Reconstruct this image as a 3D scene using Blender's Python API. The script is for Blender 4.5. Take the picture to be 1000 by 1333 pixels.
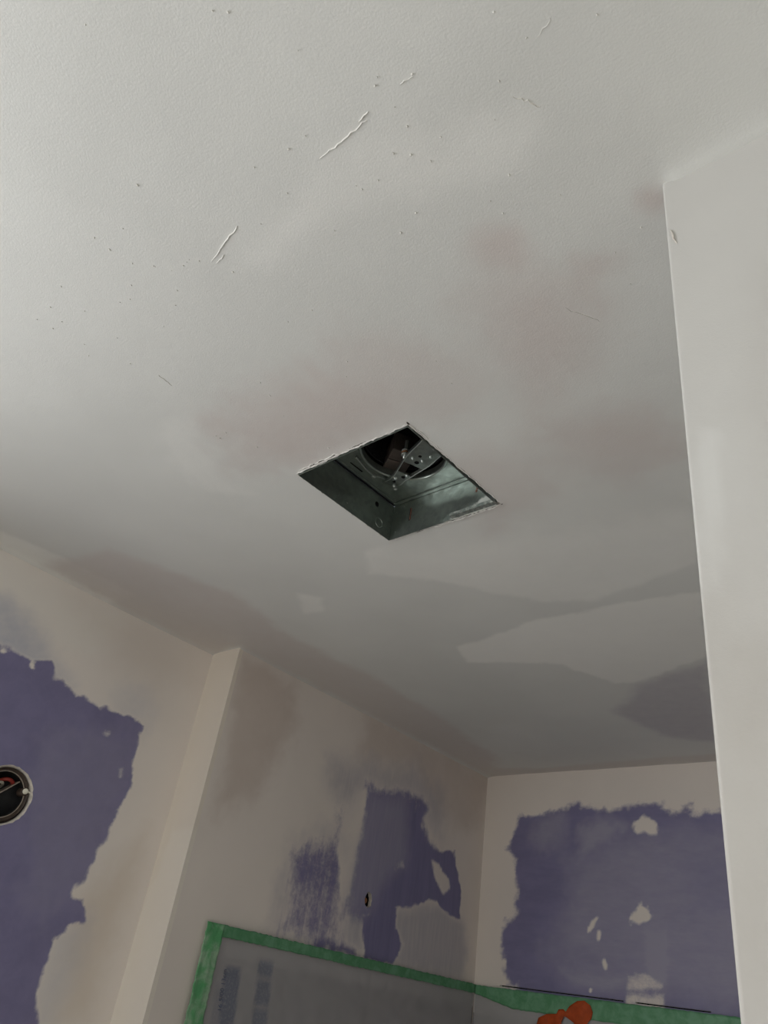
import bpy, bmesh, math, random
import numpy as np
from mathutils import Vector, Matrix
from mathutils.geometry import delaunay_2d_cdt

for o in list(bpy.data.objects):
    bpy.data.objects.remove(o, do_unlink=True)
S = bpy.context.scene
COL = S.collection
random.seed(7)

# ------------------------------------------------------------------ room numbers (metres)
ZC = 2.40                                   # ceiling height
XA, YJ, XB, YC = -1.778, 1.190, -1.660, 2.420   # left wall, its return, plumbing wall, back wall
XK, YK = -0.174, 0.507                      # free corner of the partition on the right
XR, YR = 0.75, -1.40                        # unseen side wall and rear wall with the window
FX, FY, FROT = -0.788, 0.809, -0.0214       # square fan opening in the ceiling
FHX, FHY = 0.130, 0.127

# ------------------------------------------------------------------ camera
cam = bpy.data.cameras.new('camera')
cam.sensor_fit = 'HORIZONTAL'; cam.sensor_width = 36.0; cam.lens = 36.0
cam.clip_start = 0.02
co = bpy.data.objects.new('camera', cam); COL.objects.link(co)
cr = Vector((0.75964723, 0.63514019, 0.13976061)); cu = Vector((0.26028354, -0.49387215, 0.82966426)); cf = Vector((-0.59597698, 0.59387477, 0.54048515))
co.matrix_world = Matrix(((cr.x, cu.x, -cf.x, 0), (cr.y, cu.y, -cf.y, 0), (cr.z, cu.z, -cf.z, 1.62), (0, 0, 0, 1)))
S.camera = co

# ------------------------------------------------------------------ world, window light, exposure
w = bpy.data.worlds.new('world'); S.world = w; w.use_nodes = True
w.node_tree.nodes['Background'].inputs[0].default_value = (0.72, 0.80, 0.90, 1)
w.node_tree.nodes['Background'].inputs[1].default_value = 0.35
WIN = (-1.22, -0.18, 1.00, 2.18)            # window opening in the left wall, beside and behind the camera: y0, y1, z0, z1
ld = bpy.data.lights.new('window_daylight', 'AREA'); ld.shape = 'RECTANGLE'
ld.size = WIN[1] - WIN[0]; ld.size_y = WIN[3] - WIN[2]
ld.energy = 37; ld.color = (0.97, 0.99, 1.0)
lo = bpy.data.objects.new('window_daylight', ld); COL.objects.link(lo)
lo.location = (XA - 0.03, (WIN[0] + WIN[1]) / 2, (WIN[2] + WIN[3]) / 2)
lo.rotation_euler = (math.radians(90), 0, math.radians(-90))   # shines along +x into the room
S.view_settings.view_transform = 'Standard'
S.view_settings.look = 'None'
S.view_settings.gamma = 1.0
S.view_settings.use_curve_mapping = False
S.view_settings.exposure = 0.0
S.cycles.use_denoising = True
S.cycles.max_bounces = 12
S.cycles.diffuse_bounces = 8

# ------------------------------------------------------------------ material helpers
class NT:
    def __init__(s, name):
        s.m = bpy.data.materials.new(name); s.m.use_nodes = True
        s.t = s.m.node_tree; s.b = s.t.nodes['Principled BSDF']; s.out = s.t.nodes['Material Output']
        s.co = s.n('ShaderNodeTexCoord').outputs['Object']
    def n(s, kind, **kw):
        x = s.t.nodes.new(kind)
        for k, v in kw.items(): setattr(x, k, v)
        return x
    def link(s, a, b): s.t.links.new(a, b)
    def put(s, sock, v):
        if isinstance(v, bpy.types.NodeSocket): s.link(v, sock)
        else: sock.default_value = v
    def noise(s, scale, detail=4, rough=.55, dist=0, stretch=None):
        x = s.n('ShaderNodeTexNoise'); x.inputs['Scale'].default_value = scale
        x.inputs['Detail'].default_value = detail; x.inputs['Roughness'].default_value = rough; x.inputs['Distortion'].default_value = dist
        src = s.co
        if stretch:
            mp = s.n('ShaderNodeMapping'); mp.inputs['Scale'].default_value = stretch; s.link(s.co, mp.inputs[0]); src = mp.outputs[0]
        s.link(src, x.inputs['Vector']); return x.outputs['Fac']
    def math(s, op, a, b=0.0, c=None):
        x = s.n('ShaderNodeMath', operation=op); s.put(x.inputs[0], a); s.put(x.inputs[1], b)
        if c is not None: s.put(x.inputs[2], c)
        return x.outputs[0]
    def smooth(s, v, a, b, lo=0.0, hi=1.0):
        x = s.n('ShaderNodeMapRange', interpolation_type='SMOOTHSTEP')
        s.put(x.inputs[0], v)
        for i, q in enumerate((a, b, lo, hi)): s.put(x.inputs[i + 1], q)
        return x.outputs[0]
    def mix(s, f, a, b):
        x = s.n('ShaderNodeMix', data_type='RGBA'); s.put(x.inputs[0], f)
        for i, q in ((6, a), (7, b)):
            s.put(x.inputs[i], q if isinstance(q, bpy.types.NodeSocket) else (*q, 1))
        return x.outputs[2]
    def attr(s, name):
        return s.n('ShaderNodeAttribute', attribute_name=name).outputs['Fac']
    def bump(s, h, strength, dist):
        x = s.n('ShaderNodeBump'); x.inputs['Strength'].default_value = strength; x.inputs['Distance'].default_value = dist
        s.link(h, x.inputs['Height'])
        s.link(x.outputs[0], s.b.inputs['Normal'])
    def done(s, color, rough=.6, metal=0.0, spec=.4):
        s.put(s.b.inputs['Base Color'], color if isinstance(color, bpy.types.NodeSocket) else (*color, 1))
        s.put(s.b.inputs['Roughness'], rough); s.put(s.b.inputs['Metallic'], metal)
        s.b.inputs['Specular IOR Level'].default_value = spec
        return s.m

PURPLE = (0.215, 0.202, 0.345)
HAZE = (0.350, 0.335, 0.440)
def plaster(name, base, light, stain_shade, tint, peel=.12, streak=None):
    t = NT(name)
    big = t.noise(3.0, 3); mid = t.noise(22, 5, .6); fine = t.noise(420, 2, .5)
    b = t.mix(t.smooth(big, .3, .7), [c * .965 for c in base], [min(1, c * 1.03) for c in base])
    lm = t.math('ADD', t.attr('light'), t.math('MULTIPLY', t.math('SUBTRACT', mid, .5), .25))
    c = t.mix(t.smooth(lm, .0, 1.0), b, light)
    sm = t.math('MULTIPLY', t.attr('stain_shade'), t.math('ADD', .75, t.math('MULTIPLY', mid, .5)))
    c = t.mix(sm, c, stain_shade)
    st = t.noise(30, 4, .6, 0, streak or (1, 1, 1))
    tm = t.math('MULTIPLY', t.attr('tint'), t.math('ADD', .6, t.math('MULTIPLY', st, .8)))
    c = t.mix(tm, c, tint)
    ragged = t.noise(75, 6, .7, .3); sw = t.noise(16, 5, .65, .2, streak or (1, 1, 1))
    j = t.math('ADD', t.math('MULTIPLY', t.math('SUBTRACT', ragged, .5), .6), t.math('MULTIPLY', t.math('SUBTRACT', sw, .5), .6))
    pm = t.smooth(t.math('ADD', t.attr('purple'), j), .2, .82)
    pc = t.mix(t.smooth(sw, .3, .7), [q * .93 for q in PURPLE], [q * 1.07 for q in PURPLE])
    hz = t.math('MULTIPLY', t.attr('haze'), t.math('ADD', .55, t.math('MULTIPLY', st, .9)))
    pc = t.mix(hz, pc, HAZE)
    c = t.mix(pm, c, pc)
    # compound stands a hair proud of the bare board face; fine roller texture on top
    hgt = t.math('ADD', t.math('MULTIPLY', fine, peel), t.math('ADD', t.math('MULTIPLY', mid, .35), t.math('MULTIPLY', pm, -.35)))
    t.bump(hgt, .35, .0025)
    return t.done(c, .62, 0, .3)

WARM = (0.80, 0.745, 0.70)
M = {}
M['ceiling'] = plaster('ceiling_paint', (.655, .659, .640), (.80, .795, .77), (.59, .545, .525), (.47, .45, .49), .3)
M['wall_left'] = plaster('left_wall_compound', WARM, (.82, .78, .73), (.69, .61, .53), (.50, .51, .57))
M['return'] = plaster('return_compound', (.765, .70, .62), (.82, .77, .70), (.64, .56, .46), (.42, .42, .46))
M['wall_plumb'] = plaster('plumbing_wall_compound', (.76, .70, .65), (.80, .745, .69), (.575, .495, .44), (.40, .39, .44), streak=(1, 3.2, .35))
M['wall_back'] = plaster('back_wall_compound', (.78, .72, .67), (.82, .77, .72), (.64, .565, .51), (.37, .36, .43), streak=(.6, 1, 1.8))
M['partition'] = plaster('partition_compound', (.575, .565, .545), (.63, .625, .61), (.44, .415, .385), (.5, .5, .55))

def simple(name, color, rough=.6, metal=0.0, spec=.4, var=.06, scale=40, bump=0.0, bscale=200):
    t = NT(name)
    f = t.noise(scale, 4)
    c = t.mix(t.smooth(f, .3, .7), [q * (1 - var) for q in color], [min(1, q * (1 + var)) for q in color])
    if bump: t.bump(t.noise(bscale, 3), bump, .002)
    return t.done(c, rough, metal, spec)

M['gypsum'] = simple('gypsum_core', (.62, .58, .53), .9, 0, .1, .15, 120, .6, 500)
M['crack'] = simple('open_crack', (.06, .048, .042), .9, 0, .1)
M['plaster_crumb'] = simple('plaster_crumb', (.74, .73, .70), .8, 0, .2, .06, 90, .4, 600)
M['unseen_wall'] = simple('primed_wall', (.82, .81, .78), .7)
M['floor'] = simple('dusty_subfloor', (.55, .50, .44), .8, 0, .3, .15, 8)
M['white_frame'] = simple('white_window_frame', (.75, .75, .73), .4)
M['black_void'] = simple('dark_cavity', (.012, .012, .012), .9, 0, .1)
M['black_plastic'] = simple('black_plastic', (.013, .013, .014), .5, 0, .35)
M['box_brown'] = simple('brown_box_plastic', (.060, .042, .032), .5, 0, .4, .25, 80)
M['box_rim'] = simple('worn_box_rim', (.33, .28, .23), .5, 0, .4, .2, 120)
M['white_screw'] = simple('plastered_screw', (.80, .78, .66), .6)
M['red_wire'] = simple('red_wire', (.30, .035, .025), .4)
M['grey_wire'] = simple('grey_wire', (.38, .36, .30), .5)
M['copper'] = simple('tarnished_copper', (.35, .17, .09), .45, .8, .5, .3, 60)
M['motor'] = simple('brown_motor_steel', (.10, .082, .072), .45, .35, .5, .12, 90)
M['rust'] = simple('red_rust', (.22, .11, .085), .8, 0, .2, .3, 200)
M['steel'] = simple('bright_steel', (.42, .45, .43), .35, .8)
M['orange'] = simple('orange_film', (.40, .062, .010), .5, 0, .25, .15, 60)
M['ink'] = simple('blue_print_ink', (.085, .105, .19), .6)
M['surround'] = simple('acrylic_surround', (.22, .21, .22), .3)
M['flange'] = simple('surround_flange', (.50, .48, .47), .5)

def galvanised():
    t = NT('galvanised_steel')
    v = t.n('ShaderNodeTexVoronoi'); v.inputs['Scale'].default_value = 130; t.link(t.co, v.inputs['Vector'])
    big = t.noise(14, 4, .6)
    f = t.math('ADD', t.math('MULTIPLY', v.outputs['Color'], .25), t.math('MULTIPLY', big, .75))
    c = t.mix(t.smooth(f, .25, .75), (.240, .275, .253), (.355, .393, .366))
    # splashes of plaster, thrown over the lower corner of the sheet
    sp = t.smooth(t.math('ADD', t.attr('splash'), t.math('MULTIPLY', t.math('SUBTRACT', t.noise(90, 6, .75), .5), 1.3)), .45, .75)
    c = t.mix(sp, c, (.60, .62, .58))
    t.bump(t.noise(16, 2), .4, .012)
    return t.done(c, t.math('ADD', .30, t.math('MULTIPLY', sp, .4)), t.math('SUBTRACT', .82, t.math('MULTIPLY', sp, .75)), .5)
M['galv'] = galvanised()

def tape_mat(name, dark, pale):
    t = NT(name)
    a = t.noise(30, 5, .6, .4); b = t.noise(300, 2)
    c = t.mix(t.smooth(a, .35, .68), dark, pale)
    t.bump(t.math('ADD', t.math('MULTIPLY', a, .6), t.math('MULTIPLY', b, .3)), .4, .003)
    return t.done(c, .5, 0, .4)
M['tape'] = tape_mat('green_crepe_tape', (.085, .265, .125), (.155, .35, .21))
M['tape_pale'] = tape_mat('pale_green_crepe_tape', (.10, .36, .15), (.34, .50, .35))  # paler, more mottled green for the upright strip

def film_mat():
    t = NT('masking_film')
    ink = t.math('MULTIPLY', t.attr('ink'), t.smooth(t.noise(170, 5, .7), .30, .55, .45, 1.0))
    c = t.mix(ink, (.50, .49, .50), (.20, .23, .33))
    t.bump(t.noise(25, 3, .5, .5), .15, .004)
    t.done(c, .38, 0, .5)
    tr = t.n('ShaderNodeBsdfTransparent'); mx = t.n('ShaderNodeMixShader'); mx.inputs[0].default_value = .62
    t.link(tr.outputs[0], mx.inputs[1]); t.link(t.b.outputs[0], mx.inputs[2]); t.link(mx.outputs[0], t.out.inputs['Surface'])
    return t.m
M['film'] = film_mat()

# ------------------------------------------------------------------ object helpers
def link(name, mesh, mats, parent=None):
    o = bpy.data.objects.new(name, mesh); COL.objects.link(o)
    for m in (mats if isinstance(mats, (list, tuple)) else [mats]): mesh.materials.append(M[m] if isinstance(m, str) else m)
    if parent: o.parent = parent
    return o
def empty(name, loc, rz=0):
    o = bpy.data.objects.new(name, None); o.empty_display_size = .05; COL.objects.link(o); o.location = loc; o.rotation_euler = (0, 0, rz); return o
def tag(o, label=None, cat=None, group=None, kind=None):
    for k, v in (('label', label), ('category', cat), ('group', group), ('kind', kind)):
        if v: o[k] = v
    return o
def bm_obj(name, bm, mats, parent=None, smooth=False):
    bmesh.ops.recalc_face_normals(bm, faces=bm.faces)
    me = bpy.data.meshes.new(name); bm.to_mesh(me); bm.free()
    if smooth:
        for p in me.polygons: p.use_smooth = True
    return link(name, me, mats, parent)
def box(bm, lo, hi, bevel=0.0):
    r = bmesh.ops.create_cube(bm, size=1.0)
    vs = r['verts']
    for v in vs:
        v.co = Vector([lo[i] + (v.co[i] + .5) * (hi[i] - lo[i]) for i in range(3)])
    if bevel:
        es = list({e for v in vs for e in v.link_edges})
        bmesh.ops.bevel(bm, geom=es, offset=bevel, segments=2, affect='EDGES', profile=.6)
    return vs
def lathe(bm, prof, center, axis='Z', n=40, a0=0, a1=2 * math.pi, closed=True):
    """prof: list of (radius, height); axis Z up, or X (height along +x)."""
    rows = []
    cnt = n if closed else n + 1
    for i in range(cnt):
        a = a0 + (a1 - a0) * i / n
        row = []
        for r, h in prof:
            if axis == 'Z': p = (center[0] + r * math.cos(a), center[1] + r * math.sin(a), center[2] + h)
            else: p = (center[0] + h, center[1] + r * math.cos(a), center[2] + r * math.sin(a))
            row.append(bm.verts.new(p))
        rows.append(row)
    for i in range(n if closed else n):
        A, B = rows[i], rows[(i + 1) % cnt]
        for k in range(len(prof) - 1):
            bm.faces.new((A[k], A[k + 1], B[k + 1], B[k]))
    return rows
def tube(bm, pts, rad, n=8):
    prev = None
    if len(pts) == 5 and not isinstance(rad, (list, tuple)):      # loose wires: round the bends off
        P = [Vector(p) for p in pts]; out = []
        for i in range(4):
            a, b, c, d = P[max(0, i - 1)], P[i], P[i + 1], P[min(4, i + 2)]
            for k in range(6):
                t = k / 6; out.append(.5 * (2 * b + (c - a) * t + (2 * a - 5 * b + 4 * c - d) * t * t + (3 * b - a - 3 * c + d) * t ** 3))
        pts = out + [P[4]]
    for i, p in enumerate(pts):
        p = Vector(p); d = (Vector(pts[min(i + 1, len(pts) - 1)]) - Vector(pts[max(i - 1, 0)])).normalized()
        s = d.cross(Vector((.13, .21, .97))).normalized(); q = d.cross(s)
        r = rad[i] if isinstance(rad, (list, tuple)) else rad
        ring = [bm.verts.new(p + (s * math.cos(2 * math.pi * k / n) + q * math.sin(2 * math.pi * k / n)) * r) for k in range(n)]
        if prev:
            for k in range(n): bm.faces.new((prev[k], prev[(k + 1) % n], ring[(k + 1) % n], ring[k]))
        else: bm.faces.new(ring[::-1])
        prev = ring
    bm.faces.new(prev)

# ------------------------------------------------------------------ painted fields on finely divided board faces
def vnoise(u, v, scale, seed):
    rng = np.random.RandomState(seed); T = rng.rand(64, 64)
    x, y = u * scale, v * scale
    i, j = np.floor(x).astype(int), np.floor(y).astype(int); fx, fy = x - i, y - j
    fx = fx * fx * (3 - 2 * fx); fy = fy * fy * (3 - 2 * fy)
    g = lambda a, b: T[a % 64, b % 64]
    return (g(i, j) * (1 - fx) + g(i + 1, j) * fx) * (1 - fy) + (g(i, j + 1) * (1 - fx) + g(i + 1, j + 1) * fx) * fy - .5
def sdf(u, v, poly):
    P = np.array(poly); d = np.full(u.shape, 1e9); ins = np.zeros(u.shape, bool)
    for k in range(len(P)):
        a, b = P[k], P[(k + 1) % len(P)]; e = b - a
        t = np.clip(((u - a[0]) * e[0] + (v - a[1]) * e[1]) / max(e @ e, 1e-12), 0, 1)
        d = np.minimum(d, (u - a[0] - t * e[0]) ** 2 + (v - a[1] - t * e[1]) ** 2)
        if a[1] != b[1]:
            ins ^= ((a[1] > v) != (b[1] > v)) & (u < (b[0] - a[0]) * (v - a[1]) / (b[1] - a[1]) + a[0])
    return np.where(ins, -1, 1) * np.sqrt(d)

# outlines of bare purple board, thin skim, damp compound, darker areas, fresh filler and painted shade, in metres on each surface
# (surface, channel, level, feather, raggedness, outline)
PATCHES = [
 ('A','tint',0.85,0.05,0.02,[(0.463,2.245),(0.588,2.286),(0.666,2.262),(0.745,2.218),(0.817,2.168),(0.644,2.157),(0.505,2.154)]),
 ('A','tint',0.35,0.05,0.02,[(0.942,2.185),(1.021,2.225),(1.060,2.187),(1.062,2.117),(0.966,2.124)]),
 ('A','light',0.8,0.06,0.02,[(0.432,2.386),(0.540,2.394),(0.933,2.394),(0.852,2.242),(0.729,2.231),(0.595,2.269),(0.491,2.258)]),
 ('A','stain_shade',0.35,0.08,0.02,[(0.776,2.376),(1.114,2.394),(1.154,2.319),(1.036,2.251),(0.850,2.303)]),
 ('A','stain_shade',0.8,0.05,0.015,[(1.012,1.719),(1.073,1.794),(1.145,1.895),(1.144,1.808),(1.138,1.631),(1.142,1.509),(1.063,1.503),(1.049,1.605)]),  # darker strip low on the left wall, beside the inside corner
 ('A','tint',0.35,0.04,0.01,[(1.051,1.710),(1.070,1.698),(1.068,1.607),(1.041,1.492),(1.007,1.489),(0.999,1.570),(1.002,1.664)]),
 ('A','purple',1,0.012,0.012,[(0.630,2.191),(0.663,2.197),(0.687,2.186),(0.748,2.201),(0.778,2.173),(0.833,2.161),(0.881,2.149),(0.946,2.145),(1.012,2.148),(1.046,2.140),(1.050,2.103),(1.047,2.056),(1.056,1.985),(1.055,1.934),(1.049,1.894),(1.035,1.853),(1.021,1.810),(1.023,1.780),(0.998,1.759),(1.001,1.741),(1.034,1.743),(1.055,1.701),(1.019,1.688),(1.001,1.663),(1.003,1.635),(1.001,1.600),(0.997,1.566),(1.005,1.526),(1.016,1.483),(1.033,1.387),(0.582,1.370),(0.191,2.128),(0.523,2.189)]),
 ('A','haze',0.3,0.05,0.03,[(0.812,2.036),(1.040,2.110),(1.051,1.962),(1.029,1.802),(0.961,1.680),(0.880,1.741)]),
 ('A','purple',0.1,0.006,0.004,[(0.724,2.176),(0.725,2.173),(0.725,2.169),(0.723,2.166),(0.720,2.165),(0.716,2.166),(0.713,2.168),(0.711,2.171),(0.710,2.175),(0.711,2.178),(0.713,2.181),(0.716,2.182),(0.719,2.182),(0.722,2.180)]),
 ('A','purple',0.1,0.006,0.004,[(0.650,2.184),(0.650,2.181),(0.648,2.179),(0.644,2.176),(0.640,2.174),(0.636,2.174),(0.633,2.174),(0.631,2.176),(0.631,2.178),(0.633,2.181),(0.636,2.184),(0.640,2.185),(0.644,2.186),(0.648,2.185)]),
 ('A','purple',0.45,0.008,0.006,[(1.031,2.021),(1.033,2.014),(1.033,2.008),(1.032,2.005),(1.029,2.004),(1.025,2.006),(1.022,2.011),(1.019,2.017),(1.017,2.024),(1.016,2.030),(1.018,2.033),(1.020,2.034),(1.024,2.032),(1.028,2.027)]),
 ('A','purple',0.45,0.008,0.006,[(0.966,2.095),(0.966,2.091),(0.965,2.088),(0.961,2.085),(0.957,2.083),(0.952,2.084),(0.948,2.086),(0.946,2.089),(0.946,2.093),(0.947,2.097),(0.950,2.100),(0.955,2.101),(0.959,2.101),(0.963,2.099)]),
 ('J','light',0.6,0.02,0.01,[(-1.747,1.933),(-1.592,1.930),(-1.578,1.449),(-1.791,1.418),(-1.788,1.733)]),
 ('B','light',0.25,0.03,0.01,[(1.416,2.403),(1.697,2.410),(1.735,2.253),(1.611,2.193),(1.569,1.992),(1.515,1.921),(1.516,1.774),(1.367,1.751),(1.407,1.954)]),
 ('B','stain_shade',0.55,0.05,0.02,[(1.734,2.411),(2.060,2.416),(2.434,2.406),(2.420,2.265),(2.279,2.179),(2.093,2.233),(1.995,2.305),(1.732,2.264)]),
 ('B','stain_shade',0.7,0.04,0.02,[(1.193,2.384),(1.410,2.389),(1.440,2.229),(1.353,2.038),(1.244,1.971)]),
 ('B','tint',0.6,0.06,0.02,[(1.603,2.209),(1.999,2.307),(2.160,2.271),(2.175,2.130),(2.037,2.194),(1.782,2.173),(1.721,2.091),(1.621,2.152)]),
 ('B','tint',0.6,0.05,0.02,[(1.507,1.948),(1.679,2.059),(1.732,2.008),(1.792,1.742),(1.503,1.729)]),
 ('B','purple',0.6,0.05,0.02,[(1.532,1.942),(1.596,1.996),(1.680,2.042),(1.679,2.084),(1.717,2.107),(1.732,2.008),(1.750,1.881),(1.779,1.755),(1.527,1.738),(1.539,1.819),(1.532,1.904)]),
 ('B','purple',0.72,0.04,0.02,[(1.536,1.941),(1.666,1.983),(1.721,1.944),(1.714,1.873),(1.558,1.873)]),
 ('B','purple',0.93,0.04,0.012,[(1.778,2.191),(1.963,2.218),(2.026,2.227),(2.081,2.200),(2.062,2.147),(2.152,2.089),(2.126,2.049),(1.995,2.004),(1.957,1.948),(1.944,1.887),(1.881,1.840),(1.811,1.821),(1.777,1.864),(1.776,2.007),(1.781,2.132)]),
 ('B','haze',0.75,0.04,0.01,[(1.782,2.173),(1.974,2.201),(2.012,2.014),(1.930,1.954),(1.865,1.850),(1.769,1.834),(1.741,2.010)]),
 ('B','tint',0.7,0.03,0.01,[(1.804,2.111),(1.964,2.151),(1.975,2.006),(1.880,1.903),(1.852,1.847),(1.850,1.769),(1.789,1.751),(1.765,1.872),(1.776,2.007)]),
 ('B','purple',0,0.015,0.006,[(1.726,2.169),(1.775,2.172),(1.771,2.070),(1.773,1.883),(1.738,1.877),(1.705,1.981),(1.712,2.088)]),
 ('B','tint',0.65,0.03,0.01,[(1.983,1.877),(2.090,1.912),(2.188,1.929),(2.324,1.902),(2.365,1.830),(2.344,1.741),(1.998,1.740),(2.030,1.794),(1.986,1.828)]),
 ('B','purple',1,0.012,0.008,[(1.991,2.077),(2.036,2.094),(2.153,2.083),(2.254,2.104),(2.271,2.053),(2.312,1.983),(2.315,1.908),(2.236,1.917),(2.178,1.936),(2.138,1.936),(2.065,1.904),(1.982,1.881),(1.986,1.828),(2.030,1.794),(1.999,1.735),(1.874,1.738),(1.843,1.828),(1.881,1.852),(1.904,1.909),(1.930,1.956),(1.995,2.004)]),
 ('B','purple',0.15,0.012,0.005,[(2.129,2.052),(2.167,2.048),(2.233,2.012),(2.247,1.980),(2.207,1.962),(2.159,1.998)]),
 ('B','purple',0.9,0.02,0.01,[(1.671,1.753),(1.732,1.753),(1.828,1.753),(1.859,1.732),(1.671,1.733)]),
 ('B','purple',0.8,0.02,0.01,[(1.963,2.215),(2.044,2.220),(2.083,2.193),(2.053,2.173),(1.998,2.184)]),
 ('C','purple',1,0.03,0.016,[(-1.517,2.244),(-1.442,2.265),(-1.360,2.278),(-1.311,2.296),(-1.244,2.284),(-1.134,2.262),(-1.080,2.279),(-1.029,2.277),(-0.970,2.257),(-0.930,2.274),(-0.903,2.291),(-0.911,2.255),(-0.827,2.253),(-0.321,2.262),(-0.441,1.671),(-1.152,1.674),(-1.450,1.678),(-1.502,1.737),(-1.531,1.743),(-1.558,1.819),(-1.573,1.904),(-1.548,1.928),(-1.515,1.968),(-1.506,2.014),(-1.528,2.102),(-1.567,2.141),(-1.528,2.203)]),
 ('C','haze',0.75,0.08,0.03,[(-1.326,2.113),(-1.191,2.183),(-0.808,2.201),(-0.335,2.195),(-0.417,1.791),(-0.892,1.756),(-1.323,1.810),(-1.389,1.846),(-1.338,1.978)]),
 ('C','haze',0.8,0.04,0.02,[(-1.444,2.247),(-1.356,2.253),(-1.341,2.184),(-1.441,2.148),(-1.473,2.197)]),
 ('C','haze',1,0.03,0.02,[(-1.271,2.219),(-1.190,2.249),(-1.125,2.228),(-1.191,2.183),(-1.285,2.125)]),
 ('C','haze',1,0.02,0.01,[(-1.348,1.798),(-1.139,1.796),(-1.140,1.768),(-1.322,1.774)]),
 ('C','haze',0.45,0.06,0.04,[(-0.970,2.138),(-0.707,2.159),(-0.727,2.003),(-0.935,1.994)]),
 ('C','purple',0,0.02,0.02,[(-1.010,2.220),(-1.016,2.208),(-1.029,2.199),(-1.048,2.194),(-1.069,2.194),(-1.088,2.199),(-1.100,2.209),(-1.105,2.221),(-1.100,2.233),(-1.086,2.242),(-1.066,2.247),(-1.045,2.247),(-1.027,2.241),(-1.014,2.231)]),
 ('C','purple',0,0.018,0.02,[(-1.064,1.962),(-1.068,1.952),(-1.076,1.943),(-1.087,1.938),(-1.100,1.937),(-1.111,1.941),(-1.119,1.949),(-1.122,1.960),(-1.118,1.971),(-1.110,1.980),(-1.098,1.985),(-1.085,1.985),(-1.074,1.981),(-1.067,1.973)]),
 ('C','purple',0.1,0.008,0.004,[(-1.235,1.927),(-1.242,1.917),(-1.250,1.909),(-1.257,1.906),(-1.261,1.907),(-1.262,1.914),(-1.259,1.923),(-1.252,1.934),(-1.245,1.945),(-1.236,1.952),(-1.230,1.956),(-1.226,1.954),(-1.225,1.948),(-1.229,1.938)]),
 ('C','purple',0.1,0.008,0.004,[(-1.214,1.905),(-1.214,1.899),(-1.216,1.894),(-1.220,1.891),(-1.223,1.891),(-1.226,1.893),(-1.228,1.898),(-1.229,1.905),(-1.228,1.911),(-1.226,1.916),(-1.223,1.919),(-1.219,1.919),(-1.216,1.917),(-1.214,1.912)]),
 ('C','purple',0.1,0.008,0.004,[(-1.194,1.830),(-1.195,1.823),(-1.197,1.816),(-1.201,1.813),(-1.205,1.812),(-1.208,1.815),(-1.210,1.821),(-1.211,1.829),(-1.210,1.837),(-1.207,1.843),(-1.204,1.847),(-1.200,1.847),(-1.197,1.844),(-1.195,1.838)]),
 ('C','purple',0.1,0.006,0.003,[(-1.241,1.758),(-1.242,1.755),(-1.243,1.752),(-1.246,1.750),(-1.249,1.750),(-1.251,1.751),(-1.253,1.753),(-1.253,1.757),(-1.253,1.760),(-1.251,1.763),(-1.249,1.765),(-1.246,1.765),(-1.243,1.764),(-1.242,1.761)]),
 ('C','purple',0.1,0.006,0.003,[(-1.545,1.809),(-1.545,1.806),(-1.547,1.804),(-1.550,1.802),(-1.553,1.802),(-1.556,1.803),(-1.558,1.805),(-1.559,1.808),(-1.559,1.811),(-1.557,1.813),(-1.554,1.815),(-1.551,1.815),(-1.548,1.814),(-1.546,1.812)]),
 ('C','haze',1.3,0.02,0.006,[(-1.076,1.918),(-1.016,1.921),(-1.021,1.797),(-1.070,1.793)]),
 ('C','purple',0.45,0.012,0.006,[(-1.136,1.810),(-1.080,1.822),(-1.026,1.793),(-1.029,1.778),(-1.137,1.768)]),
 ('C','purple',0.35,0.01,0.004,[(-1.140,1.762),(-1.025,1.768),(-1.028,1.728),(-1.146,1.726)]),
 ('K','light',0.6,0.006,0.004,[(-0.165,2.055),(-0.144,2.046),(-0.154,1.921),(-0.166,1.892),(-0.170,1.899),(-0.173,1.952)]),
 ('K','stain_shade',0.9,0.12,0.01,[(-0.192,1.891),(-0.083,1.880),(-0.130,1.595),(-0.213,1.580)]),  # weaker light low on the partition painted in, over warmer compound
 ('K','stain_shade',0.3,0.03,0.01,[(-0.096,2.231),(-0.076,2.216),(-0.121,1.877),(-0.142,1.881),(-0.135,1.942)]),
 ('ceil','stain_shade',0.95,0.025,0.01,[(-0.338,0.488),(-0.348,0.499),(-0.361,0.504),(-0.375,0.503),(-0.386,0.495),(-0.393,0.483),(-0.393,0.468),(-0.388,0.455),(-0.377,0.445),(-0.364,0.440),(-0.351,0.442),(-0.340,0.449),(-0.334,0.461),(-0.333,0.475)]),
 ('ceil','stain_shade',0.85,0.07,0.02,[(-0.396,0.514),(-0.296,0.565),(-0.298,0.629),(-0.357,0.703),(-0.459,0.733),(-0.473,0.632),(-0.445,0.534)]),
 ('ceil','stain_shade',0.8,0.02,0.01,[(-0.289,0.536),(-0.256,0.565),(-0.264,0.580),(-0.288,0.578),(-0.302,0.626),(-0.314,0.589)]),
 ('ceil','stain_shade',1,0.015,0.006,[(-0.178,0.529),(-0.182,0.534),(-0.188,0.536),(-0.195,0.534),(-0.202,0.530),(-0.207,0.523),(-0.209,0.515),(-0.207,0.509),(-0.203,0.504),(-0.197,0.502),(-0.190,0.504),(-0.184,0.508),(-0.179,0.515),(-0.177,0.522)]),
 ('ceil','stain_shade',0.8,0.07,0.03,[(-0.482,0.749),(-0.369,0.796),(-0.310,0.901),(-0.336,0.972),(-0.449,0.960),(-0.534,0.861)]),
 ('ceil','stain_shade',0.6,0.05,0.02,[(-0.701,0.791),(-0.577,0.790),(-0.555,0.947),(-0.619,0.980),(-0.715,1.002),(-0.694,0.872)]),
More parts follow.
